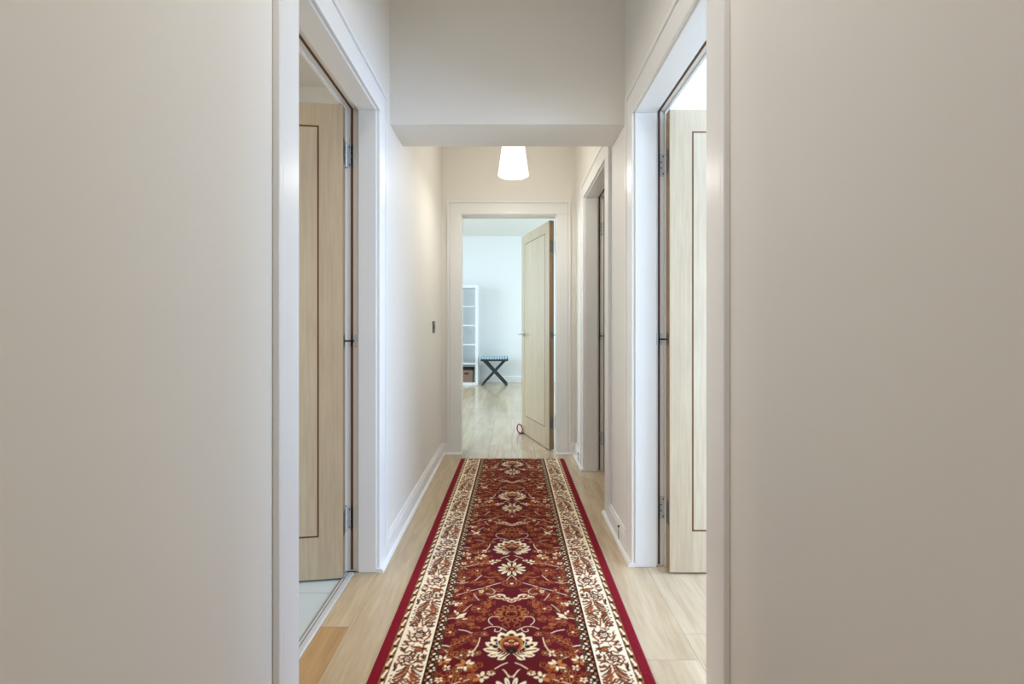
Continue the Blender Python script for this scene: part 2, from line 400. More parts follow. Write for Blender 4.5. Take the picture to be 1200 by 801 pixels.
# ------------------------------------------------------------------ doors
DW, DT, DZ0, DZ1 = .762, .044, .009, 1.990
def door(name, hinge, ang, s, label, hz, cz, jamb, groupname='maple veneer doors'):
    """leaf runs along local +x from the hinge edge; the face at local y=0 faces +y when s=-1 and -y when s=+1"""
    root = empty(name, (*hinge, 0), ang, label, 'door', kind='structure')
    inv = Matrix.Rotation(-ang, 3, 'Z')
    toloc = lambda p: tuple(inv @ (Vector(p)-Vector((*hinge, 0))))
    b = MB(); b.box((.0015, 0, DZ0), (DW-.0015, s*DT, DZ1), M['veneer']); b.build('leaf', root, bevel=.001)
    b = MB()
    b.box((0, s*.001, DZ0), (.0017, s*(DT-.001), DZ1), M['edge']); b.box((DW-.0017, s*.001, DZ0), (DW, s*(DT-.001), DZ1), M['edge'])
    b.build('edge_lipping', root)
    L, T, B, lw = .097, .094, .185, .0068
    x0, x1, z0, z1 = L, DW-L, DZ0+B-.009, DZ1-T
    for f in (0, 1):
        y0 = -s*.0006 if f == 0 else s*(DT+.0006); y1 = s*.003 if f == 0 else s*(DT-.003)
        b = MB()
        b.box((x0, y0, z0), (x0+lw, y1, z1), M['inlay']); b.box((x1-lw, y0, z0), (x1, y1, z1), M['inlay'])
        b.box((x0+lw, y0, z0), (x1-lw, y1, z0+lw), M['inlay']); b.box((x0+lw, y0, z1-lw), (x1-lw, y1, z1), M['inlay'])
        b.build('inlay_line', root)
        y0 = -s*.0003 if f == 0 else s*(DT+.0003)
        b = MB(); b.box((x0+lw, y0, z0+lw), (x1-lw, y1, z1-lw), M['panel']); b.build('panel', root)
    # lever handles on both faces, latch plate on the free edge
    for f in (0, 1):
        sg = -s if f == 0 else s; y0 = 0 if f == 0 else s*DT; hx = DW-.055
        b = MB(); b.lathe([(.0, 0), (.025, 0), (.025, .006), (.022, .009), (0, .009)], (0, 0, 0), M['metal'], 'Y', 28, cap=False)
        for v in b.bm.verts: v.co = Vector((hx+v.co.x, y0+sg*v.co.y, 1.0+v.co.z))
        h = b.build('handle_rose', root, smooth=True)
        q = MB(); q.tube([(hx, y0+sg*.008, 1.0), (hx, y0+sg*.045, 1.0), (hx-.006, y0+sg*.053, 1.0), (hx-.02, y0+sg*.056, 1.0), (hx-.12, y0+sg*.056, 1.0)], .0085, M['metal'], 14)
        q.build('lever', h, smooth=True)
    b = MB(); b.box((DW-.0005, s*.010, .93), (DW+.001, s*(DT-.010), 1.05), M['metal']); b.build('latch_plate', root)
    # hinges: jamb plate, knuckles, screws  (jamb = world-space (point, along, out): plate corner, direction of plate, outward normal)
    P, A, N = (Vector(v) for v in jamb)
    for z in hz:
        c = Vector((P.x, P.y, z)); kn = c+N*.006
        b = MB()
        pl = lambda a, n, dz: toloc(c+A*a+N*n+Vector((0, 0, dz)))
        b.box((.004, -.001, -.05), (.032, .0025, .05), M['metal'], pl)
        h = b.build('hinge', root, bevel=.0006)
        b = MB()
        for k in range(5):
            z0 = -.051+k*.0206
            b.lathe([(0, 0), (.0066, 0), (.0072, .0008), (.0072, .0188), (.0066, .0196), (0, .0196)], toloc(kn-A*.003+Vector((0, 0, z0))), M['metal'], 'Z', 16, cap=False)
        b.lathe([(0, -.056), (.003, -.054), (.004, -.051), (.004, .053), (.002, .056), (0, .056)], toloc(kn-A*.003), M['darkmetal'], 'Z', 12, cap=False)
        b.build('knuckle', h, smooth=True)
        b = MB()
        for a, dz in ((.012, .038), (.022, .013), (.022, -.013), (.012, -.038)):
            b.lathe([(.0032, 0), (.0030, .0006), (0, .0006)], (0, 0, 0), M['screw'], 'Y', 12, cap=False)
            for v in list(b.bm.verts)[-36:]:
                co = v.co.copy(); v.co = Vector(toloc(c+A*(a+co.x)+N*(.0026+co.y)+Vector((0, 0, dz+co.z))))
        b.build('screw', h, smooth=True)
        q = MB(); q.box((-.0012, s*.004, z-.05), (.0002, s*.034, z+.05), M['darkmetal']); q.build('leaf_plate', h)
    # chain door closer at mid height: plate on the jamb, rod, plate on the hinge edge
    c = Vector((P.x, P.y, cz))
    pl = lambda a, n, dz: toloc(c+A*a+N*n+Vector((0, 0, dz)))
    b = MB(); b.box((.017, 0, -.026), (.042, .0025, .026), M['metal'], pl); clo = b.build('door_closer', root, bevel=.0006)
    q = MB(); q.tube([pl(.030, .002, 0), pl(.030, .006, 0), pl(.010, .010, 0), (0, s*DT*.5, cz), (.01, s*DT*.5, cz)], .0036, M['screw'], 8); q.build('closer_chain', clo)
    q = MB(); q.box((-.0014, s*.009, cz-.026), (.0004, s*(DT-.009), cz+.026), M['darkmetal']); q.build('closer_plate', clo)
    return root
yj = BATH[1]+.012
door('door_1', (-.700, 1.983), R(188), -1, 'maple veneer door standing open into the tiled room on the left', (1.80, .233), 1.0,
     ((-.708, yj, 0), (1, 0, 0), (0, -1, 0)))
yj = SIDE[1]+.012
door('door_2', (.681, 2.027), 0, 1, 'pale maple door with dark line standing open into the sunlit right-hand room', (1.776, .26), 1.006,
     ((.690, yj, 0), (-1, 0, 0), (0, -1, 0)))
yj = SECOND[1]+.012
door('door_3', (.681, 3.428), 0, 1, 'maple door barely seen through the second opening on the right', (1.79, .245), 1.0,
     ((.690, yj, 0), (-1, 0, 0), (0, -1, 0)))
xj = END[1]+.012
door('door_4', (.336, 4.095), R(106.8), -1, 'maple veneer door with lever handle standing ajar in the far doorway', (1.765, .24), 1.0,
     ((xj, 4.128, 0), (0, -1, 0), (-1, 0, 0)))

# ------------------------------------------------------------------ runner rug
DK = s2l((34, 12, 12)); RED = s2l((91, 7, 18)); EDGE = s2l((124, 8, 31)); TAN = s2l((186, 116, 58)); CREAM = s2l((238, 217, 182))
BRN = s2l((116, 54, 26)); IV = s2l((240, 223, 194)); OLV = s2l((70, 66, 40)); ORG = s2l((166, 88, 40))
class Tile:
    """1 mm raster of a repeat: U across (mm), V along (mm); V wraps"""
    def __init__(s, U, V, base):
        s.U, s.V = U, V; s.a = np.tile(np.array(base), (V, U, 1)).astype(float)
        s.yy, s.xx = np.mgrid[0:V, 0:U].astype(float)
    def _win(s, u0, u1, v0, v1):
        x0, x1 = max(0, int(u0)-2), min(s.U, int(u1)+3)
        ys = np.arange(int(math.floor(v0))-2, int(math.ceil(v1))+3)
        return x0, x1, ys
    def blend(s, x0, x1, ys, al, c):
        if x1 <= x0: return
        r = ys % s.V
        cur = s.a[np.ix_(r, np.arange(x0, x1))]
        s.a[np.ix_(r, np.arange(x0, x1))] = cur*(1-al[..., None])+np.array(c)*al[..., None]
    def stroke(s, pts, wd, c, taper=False):
        pts = [np.array(p, float) for p in pts]
        P = []
        n = len(pts)
        for i in range(n-1):                       # Catmull-Rom
            p0, p1, p2, p3 = pts[max(i-1, 0)], pts[i], pts[i+1], pts[min(i+2, n-1)]
            for t in np.linspace(0, 1, 9)[:-1]:
                P.append(.5*((2*p1)+(-p0+p2)*t+(2*p0-5*p1+4*p2-p3)*t*t+(-p0+3*p1-3*p2+p3)*t**3))
        P.append(pts[-1]); P = np.array(P); r = wd/2
        x0, x1, ys = s._win(P[:, 0].min()-r, P[:, 0].max()+r, P[:, 1].min()-r, P[:, 1].max()+r)
        if x1 <= x0: return
        gx, gy = np.meshgrid(np.arange(x0, x1), ys); best = np.full(gx.shape, 1e9)
        for k, (p, q) in enumerate(zip(P[:-1], P[1:])):
            d = q-p; L = d@d+1e-9
            t = np.clip(((gx-p[0])*d[0]+(gy-p[1])*d[1])/L, 0, 1)
            rr = r*(1-.75*abs(2*k/len(P)-1)) if taper else r
            best = np.minimum(best, np.hypot(gx-p[0]-t*d[0], gy-p[1]-t*d[1])-rr)
        s.blend(x0, x1, ys, np.clip(.5-best, 0, 1), c)
    def ell(s, u, v, a, b, c, ang=0, ring=0):
        m = max(a, b)
        x0, x1, ys = s._win(u-m, u+m, v-m, v+m)
        if x1 <= x0: return
        gx, gy = np.meshgrid(np.arange(x0, x1), ys); ca, sa = math.cos(ang), math.sin(ang)
        X, Y = (gx-u)*ca+(gy-v)*sa, -(gx-u)*sa+(gy-v)*ca
        d = (np.hypot(X/a, Y/b)-1)*min(a, b)
        if ring: d = np.abs(d)-ring/2
        s.blend(x0, x1, ys, np.clip(.5-d, 0, 1), c)
    def leaf(s, u, v, L, W, ang, c, o=None, vein=None):
        ca, sa = math.cos(ang), math.sin(ang); m = L/2+2
        x0, x1, ys = s._win(u-m, u+m, v-m, v+m)
        if x1 <= x0: return
        gx, gy = np.meshgrid(np.arange(x0, x1), ys)
        X, Y = (gx-u)*ca+(gy-v)*sa, -(gx-u)*sa+(gy-v)*ca
        hw = W/2*np.clip(1-(2*X/L)**2, 0, 1)
        d = np.abs(Y)-hw
        inside = np.abs(X) < L/2
        if o is not None: s.blend(x0, x1, ys, np.clip(1.9-d, 0, 1)*inside, o)
        if c is not None: s.blend(x0, x1, ys, np.clip(.3-d, 0, 1)*inside, c)
        if vein is not None: s.stroke([(u-ca*L*.4, v-sa*L*.4), (u+ca*L*.4, v+sa*L*.4)], 1.6, vein)
    def flower(s, u, v, r, n, c, o, eye, eye2=None, squash=1, ph=0, pw=.62):
        for k in range(n):
            t = 2*math.pi*(k+.5)/n+ph
            s.leafp(u+math.cos(t)*r*.6, v+math.sin(t)*r*.6*squash, r*.42, r*pw*2.6/n, t, o, 1.8)
        for k in range(n):
            t = 2*math.pi*(k+.5)/n+ph
            s.leafp(u+math.cos(t)*r*.6, v+math.sin(t)*r*.6*squash, r*.40, r*pw*2.6/n, t, c, 0)
        s.ell(u, v, r*.34, r*.34*squash, eye)
        if eye2 is not None: s.ell(u, v, r*.17, r*.15*squash, eye2)
    def leafp(s, u, v, a, b, ang, c, grow): s.ell(u, v, a+grow, b+grow, c, ang)
    def lace(s, u, v, ru, rv, c, rnd, n=8, wd=2.2, size=8):
        for _ in range(n):
            t = rnd.uniform(0, 6.28); q = math.sqrt(rnd.random())
            s.ell(u+math.cos(t)*ru*q, v+math.sin(t)*rv*q, size*rnd.uniform(.55, 1.1), size*rnd.uniform(.45, .9), c, rnd.uniform(0, 3), ring=wd)

def bloom(T, u, v, r, rnd, kind):
    """a small flower: 'o' ochre outlined with red inside, 'c' cream petals, 'd' dark bud with ochre edge"""
    n = rnd.choice([5, 6, 7]); ph = rnd.uniform(0, 6)
    for k in range(n):
        t = ph+2*math.pi*k/n+rnd.uniform(-.2, .2); q = r*rnd.uniform(.52, .72)
        x, y = u+math.cos(t)*q, v+math.sin(t)*q*.85; a, b = r*rnd.uniform(.34, .48), r*rnd.uniform(.16, .24)
        if kind == 'o': T.ell(x, y, a+2.2, b+2.2, rnd.choice([TAN, ORG, ORG]), t); T.ell(x, y, a, b, RED, t)
        elif kind == 'c': T.ell(x, y, a+1.8, b+1.8, rnd.choice([BRN, TAN, DK]), t); T.ell(x, y, a, b+.6, CREAM if rnd.random() < .75 else TAN, t)
        else: T.ell(x, y, a+1.6, b+1.6, TAN, t); T.ell(x, y, a, b, DK, t)
    if kind == 'o': T.ell(u, v, r*.30, r*.26, TAN); T.ell(u, v, r*.18, r*.15, rnd.choice([CREAM, DK, CREAM]))
    elif kind == 'c': T.ell(u, v, r*.26, r*.22, DK); T.ell(u+r*.12, v, r*.1, r*.1, TAN)
    else: T.ell(u, v, r*.22, r*.2, CREAM)
    if rnd.random() < .7: T.ell(u+rnd.uniform(-.7, .7)*r, v+rnd.uniform(-.7, .7)*r, r*.16, r*.12, DK)

def paint_field():
    U, V = 231, 700
    T = Tile(U, V, RED); rnd = random.Random(3)
    k = lambda *p: [(a*1000, b*1000) for a, b in p]
    # ochre tracery: leafy outlines around the big flowers
    for (u, v, ru, rv, n) in ((.000, .177, .060, .050, 30), (.128, .147, .034, .013, 15), (.123, .209, .026, .020, 9), (.211, .072, .020, .018, 8),
                              (.200, .240, .024, .020, 9), (.160, .262, .026, .016, 9), (.170, .03, .030, .022, 10), (.150, .30, .03, .022, 10), (.095, .255, .03, .018, 8),
                              (.215, .10, .015, .014, 6), (.212, .36, .018, .026, 9), (.075, .462, .028, .014, 11), (.165, .475, .036, .028, 18), (.215, .46, .016, .030, 10),
                              (.19, .545, .032, .022, 13), (.150, .60, .035, .018, 11), (.212, .63, .018, .02, 8), (.20, .42, .026, .016, 11), (.09, .40, .025, .014, 9),
                              (.130, .385, .03, .016, 9), (.155, .668, .04, .016, 12), (.217, .565, .014, .02, 7), (.06, .335, .028, .014, 8), (.182, .205, .020, .02, 8),
                              (.0, .387, .040, .024, 14), (.13, .54, .018, .012, 7), (.10, .31, .022, .014, 7), (.21, .165, .016, .012, 6), (.13, .095, .02, .008, 5), (.105, .195, .02, .02, 7), (.08, .25, .02, .02, 7), (.155, .115, .03, .012, 7), (.185, .125, .03, .012, 7), (.12, .02, .012, .02, 5),
                              (.09, .345, .03, .016, 8), (.05, .425, .02, .014, 6), (.11, .50, .02, .02, 7), (.12, .60, .02, .016, 7), (.215, .30, .012, .02, 6), (.14, .45, .02, .014, 7), (.21, -.02, .02, .014, 7), (.175, .395, .03, .012, 7), (.10, .615, .016, .01, 5)):
        for _ in range(int(n*1.6)):
            t = rnd.uniform(0, 6.28); q = math.sqrt(rnd.random()); x, y = (u+math.cos(t)*ru*q)*1000, (v+math.sin(t)*rv*q)*1000
            if rnd.random() < .55: T.leaf(x, y, rnd.uniform(12, 22), rnd.uniform(5, 9), rnd.uniform(0, 3.14), rnd.choice([RED, RED, BRN]), rnd.choice([TAN, ORG, ORG, BRN]))
            else:
                a0 = rnd.uniform(0, 6.28); r0 = rnd.uniform(4, 8)
                T.stroke([(x+r0*math.cos(a0+i*.9), y+r0*.8*math.sin(a0+i*.9)) for i in range(5)], 2.4, rnd.choice([TAN, ORG, ORG, BRN]))
    # cream stems and scrolls
    cr = lambda pts, wd=2.8, c=CREAM: T.stroke(k(*pts), wd, c)
    cr([(.012, -.078), (.030, -.088), (.050, -.104)], 3.4); cr([(.006, -.142), (.016, -.118), (.026, -.107)], 3)
    cr([(.100, -.138), (.150, -.158), (.208, -.181)], 3)
    cr([(0, .448), (.020, .414)], 3); cr([(.045, .389), (.080, .372), (.113, .35)], 3)
    cr([(.113, .35), (.145, .338), (.170, .325), (.217, .296)], 2.8)
    cr([(.095, .088), (.082, .098), (.069, .103), (.045, .101), (.035, .089), (.043, .075), (.057, .077), (.056, .088)], 2.8)
    cr([(.035, .095), (.018, .080)], 2.8)
    cr([(.066, .110), (.078, .125), (.082, .142), (.071, .158), (.044, .160)], 2.8)
    cr([(.232, .146), (.205, .152)], 3); cr([(.183, .085), (.155, .078), (.125, .060)], 3.2)
    cr([(.235, .005), (.215, .002), (.194, -.004)], 4.4); cr([(.106, .043), (.110, .010), (.121, -.024)], 3.6)
    cr([(.125, .262), (.138, .285), (.150, .310)], 2.6); cr([(.150, .235), (.165, .215), (.178, .190)], 2.6)
    cr([(.128, .448), (.138, .43), (.152, .407)], 3.4); cr([(.18, .395), (.205, .385), (.232, .392)], 2.8)
    T.stroke(k((.118, .438), (.09, .430), (.054, .441)), 4, TAN)
    cr([(.232, .53), (.21, .515), (.196, .50)], 2.6); cr([(.16, .64), (.19, .655), (.215, .68)], 2.6)
    cr([(.078, .345), (.066, .322), (.078, .305), (.10, .31)], 2.6); cr([(.23, .235), (.212, .25)], 2.6)
    for (u, v, L, W, an) in ((.020, .110, .032, .018, .8), (.10, .062, .048, .015, .3), (.075, .17, .02, .01, 1.2), (.052, .335, .03, .012, .3)):
        T.leaf(u*1000, v*1000, L*1000, W*1000, an, RED, TAN); T.leaf(u*1000, v*1000, L*550, W*350, an, DK)
    # feathered leaf
    for i in range(6):
        t = i/5; x, y = (.200-.065*t)*1000, (.000+.052*t)*1000
        T.leaf(x-6, y+9, 30-8*t, 9, 1.75-.5*t, RED, TAN); T.leaf(x-12, y-3, 28-8*t, 8, .2-.3*t, RED, ORG); T.ell(x-8, y+2, 2.2, 2.2, DK)
    T.stroke(k((.207, -.006), (.175, .02), (.135, .055)), 2.4, TAN)
    # cream half leaf with a ragged edge
    for i in range(5):
        T.leaf(208-10*i, 190-11*i, 20, 9, 1.2+.45*i, CREAM, BRN)
    T.leaf(184, 164, 56, 15, 2.35+1.57*0, CREAM, None); T.stroke([(206, 176), (186, 160), (164, 142)], 2, TAN)
    # side flowers
    for (u, v, r, c) in ((.144, -.088, .027, 'c'), (.216, -.065, .025, 'c'), (.089, -.140, .024, 'c'), (.060, -.122, .013, 'c'), (.115, -.135, .014, 'o'),
                         (.200, .236, .017, 'c'), (.226, .25, .012, 'c'), (.123, .209, .024, 'o'), (.211, .072, .022, 'o'), (.149, .487, .022, 'o'),
                         (.19, -.04, .018, 'o'), (.130, -.036, .016, 'c'), (.160, -.044, .018, 'd'), (.108, -.034, .011, 'd'), (.181, -.136, .024, 'o'), (.165, -.115, .014, 'd'),
                         (.215, -.15, .014, 'c'), (.2, .43, .020, 'd'), (.176, .335, .018, 'o'), (.120, .325, .012, 'c'), (.092, .062, .012, 'd'),
                         (.15, .555, .016, 'o'), (.218, .505, .014, 'o'), (.20, .60, .014, 'c'), (.10, .345, .014, 'o'), (.225, .33, .012, 'c'), (.18, .28, .016, 'o'), (.09, .225, .012, 'o'), (.205, .40, .012, 'c'), (.12, .565, .012, 'o')):
        bloom(T, u*1000, (v % .7)*1000, r*1000, rnd, c)
    # rose band
    for (u, v, r) in ((.047, .290, .024), (.020, .272, .016), (0, .262, .017), (.076, .284, .012)):
        T.ell(u*1000, v*1000, r*1000+2, r*720+2, BRN); T.ell(u*1000, v*1000, r*1000, r*700, CREAM); T.ell(u*1000, v*1000-2, r*640, r*380, RED); T.ell(u*1000, v*1000-2, r*640, r*380, TAN, ring=2.2)
        T.ell(u*1000+r*500, v*1000+r*300, r*300, r*180, TAN, .6); T.ell(u*1000-r*600, v*1000-r*300, r*260, r*160, DK, -.6); T.ell(u*1000, v*1000, r*200, r*150, CREAM)
    # ochre palmette outline
    for i in range(13):
        t = 2*math.pi*i/13; T.ell(math.sin(t)*50, 178+math.cos(t)*40, 13, 9, TAN, 1.57-t, ring=2.3)
    T.ell(0, 178, 36, 28, ORG, ring=2.4); T.ell(0, 176, 20, 16, TAN, ring=2.2); T.ell(0, 172, 8, 6, DK); T.ell(24, 172, 5, 4, DK); T.ell(14, 190, 6, 4, TAN)
    # small ochre palmette under the daisy
    T.ell(0, 387, 38, 25, ORG, ring=2.6); T.ell(0, 385, 20, 14, RED); T.ell(0, 385, 20, 14, TAN, ring=2.2); T.ell(0, 383, 7, 6, CREAM); T.ell(0, 396, 9, 4, DK)
    # cream daisy
    for kk in range(12):
        t = 2*math.pi*(kk+.5)/12; T.ell(math.cos(t)*42, 502+math.sin(t)*39, 23.5, 12, DK, t)
    for kk in range(12):
        t = 2*math.pi*(kk+.5)/12; T.ell(math.cos(t)*43, 502+math.sin(t)*40, 19, 7.2, CREAM, t); T.ell(math.cos(t)*36, 502+math.sin(t)*34, 12, 1.8, TAN, t)
    T.ell(0, 502, 25, 21, BRN); T.ell(0, 502, 21, 17.5, TAN, ring=3.4); T.ell(0, 502, 14, 11, DK); T.ell(0, 502, 5.5, 4, CREAM)
    T.stroke([(0, 562), (10, 571), (22, 590)], 3, CREAM)
    # big lotus palmette: petals fan out of a dark heart
    tips = [(88, -16, 10), (72, -44, 10), (40, -62, 10), (84, 16, 11), (66, 44, 14), (37, 68, 15), (0, 80, 16)]
    bx, by = 0, -30
    def petal(tx, ty, wd, c0, gr):
        ln = math.hypot(tx-bx, ty-by); an = math.atan2(ty-by, tx-bx)
        T.ell(bx+(tx-bx)*.74, by+(ty-by)*.74, ln*.26+gr, wd*1.18+gr, c0, an)
    for (tx, ty, wd) in tips: petal(tx, ty, wd, DK, 3.2)
    for (tx, ty, wd) in tips:
        petal(tx, ty, wd, CREAM, 0); an = math.atan2(ty-by, tx-bx)
        p_ = lambda t: (bx+(tx-bx)*t, by+(ty-by)*t)
        if ty > 10: T.ell(*p_(.80), 7.5, wd*.60, TAN, an); T.ell(*p_(.79), 5.5, wd*.42, DK, an); T.ell(*p_(.62), 10, wd*.85, DK, an)
        else: T.stroke([p_(.50), p_(.72), p_(.92)], 6.5, TAN); T.stroke([p_(.50), p_(.72), p_(.90)], 3, DK)
        T.ell(*p_(1.0), 4, 2.6, CREAM, an+.9); T.ell(*p_(.97), 4, 2.4, CREAM, an-.9)
    T.ell(0, 8, 42, 46, DK); T.ell(0, 8, 39, 43, TAN); T.ell(0, 6, 33, 38, RED); T.ell(0, 6, 30, 34, TAN, ring=2.2)
    for (x, y, a) in ((0, 26, 0), (15, 12, .5)): T.ell(x, y, 11, 7, TAN, a); T.ell(x, y, 7, 4, CREAM, a); T.ell(x, y-2, 5, 2.5, BRN, a)
    T.ell(0, 8, 8, 6, ORG)
    T.ell(0, -22, 19, 13, DK); T.ell(0, -23, 5, 4, s2l((52, 66, 40)))
    for i in range(4): T.stroke([(6+9*i, -36+3*i), (14+12*i, -46+2*i), (20+15*i, -50+5*i)], 2.4, CREAM)
    T.stroke([(40, 44), (45, 18), (34, -12)], 2.6, CREAM)
    return T.a

def paint_border():
    U, V = 109, 350
    T = Tile(U, V, IV); rnd = random.Random(8)
    def comma(x, y, L, a, c=None, wd=None, bend=None):
        bend = rnd.uniform(-.5, .5) if bend is None else bend; wd = (wd or rnd.uniform(4.2, 5.8))*1.12
        P = [(x+math.cos(a)*L*t-math.sin(a)*bend*L*(t*(1-t))*1.6, y+math.sin(a)*L*t+math.cos(a)*bend*L*(t*(1-t))*1.6) for t in (-.5, -.2, .2, .5)]
        P = [(min(max(p, 7), 101), q) for p, q in P]
        T.stroke(P, wd+1.2, rnd.choice([DK, DK, BRN]) if c is None else c); T.stroke([(p+.9, q+.9) for p, q in P], wd*.36, ORG)
    def rosette(x, y, r, n):
        for i in range(n):
            t = 2*math.pi*i/n+.3; comma(x+math.cos(t)*r*.62, y+math.sin(t)*r*.62, r*.75, t+.5, wd=5, bend=.4)
        T.ell(x, y, r*.3, r*.3, IV); T.ell(x, y, r*.27, r*.27, DK, ring=3); T.ell(x, y, r*.1, r*.1, ORG)
        for i in range(int(n*1.9)):
            t = 2*math.pi*i/(n*1.9)+rnd.uniform(-.1, .1)
            if rnd.random() < .86: comma(x+math.cos(t)*r*1.35, y+math.sin(t)*r*1.3, r*.5, t+1.57+rnd.uniform(-.5, .5), wd=4.6)
    rosette(58, 58, 27, 8); rosette(46, 292, 23, 7)
    for (c0, s_, ofs) in ((150, 1, 0), (214, -1, 4)):
        for i in range(7):
            v = c0+s_*(i-3)*11.5
            comma(76+rnd.uniform(-3, 3)+ofs, v+s_*5, 38, s_*rnd.uniform(.2, .55), bend=.25*s_); comma(33+rnd.uniform(-3, 3)+ofs, v+s_*4, 36, 3.14-s_*rnd.uniform(.25, .6), bend=-.25*s_)
            if i % 2: T.ell(98, v, 4, 3.4, BRN); T.ell(11, v+4, 4, 3.4, DK)
    comma(54, 130, 44, 1.57, BRN, 4.4, .1); comma(55, 238, 44, 1.6, BRN, 4.4, -.1)
    for i in range(5):
        t = 2*math.pi*i/5; T.ell(55+math.cos(t)*10, 182+math.sin(t)*10, 6.5, 5, IV, t)
    T.ell(55, 182, 5, 5, DK)
    for (x, y) in ((20, 20), (92, 14), (88, 106), (22, 112), (14, 262), (84, 252), (94, 300), (84, 334), (22, 334), (58, 340), (70, 330), (84, 276)):
        for i in range(3): comma(x+rnd.uniform(-6, 6), y+rnd.uniform(-7, 7), rnd.uniform(14, 22), rnd.uniform(0, 3.1))
    for i in range(34): comma(rnd.uniform(14, 96), rnd.uniform(0, V), rnd.uniform(9, 17), rnd.uniform(0, 3.14), rnd.choice([BRN, BRN, DK, ORG]), 3.4)
    for i in range(40):
        T.ell(rnd.uniform(10, 99), rnd.uniform(0, V), rnd.uniform(2, 3.6), rnd.uniform(1.6, 3), rnd.choice([BRN, DK, ORG]), rnd.uniform(0, 3))
    return T.a
def paint_chain():
    T = Tile(24, 50, TAN*.4+BRN*.6)
    T.ell(12, 25, 11, 6.5, CREAM, .9); T.ell(9, 13, 4.5, 6, CREAM, .4); T.ell(16, 37, 4.5, 5.5, IV, .4)
    T.ell(12, 0, 6.5, 6, DK); T.ell(12, 50, 6.5, 6, DK); T.stroke([(0, 36), (7, 32), (5, 20)], 3, BRN); T.stroke([(23, 14), (17, 18), (19, 30)], 3, BRN)
    return T.a
def paint_guard():
    T = Tile(33, 50, DK)
    T.ell(15, 12, 6, 4.4, CREAM, .6); T.ell(17, 37, 5.4, 4, CREAM, -.6); T.ell(26, 24, 5, 6, BRN); T.ell(7, 25, 5, 6, ORG); T.ell(25, 0, 3.6, 4.5, CREAM); T.ell(8, 49, 4, 3.4, TAN)
    T.ell(28, 40, 3, 3.4, CREAM); T.ell(5, 8, 2.6, 2.6, BRN); T.ell(27, 12, 3, 3, BRN)
    return T.a

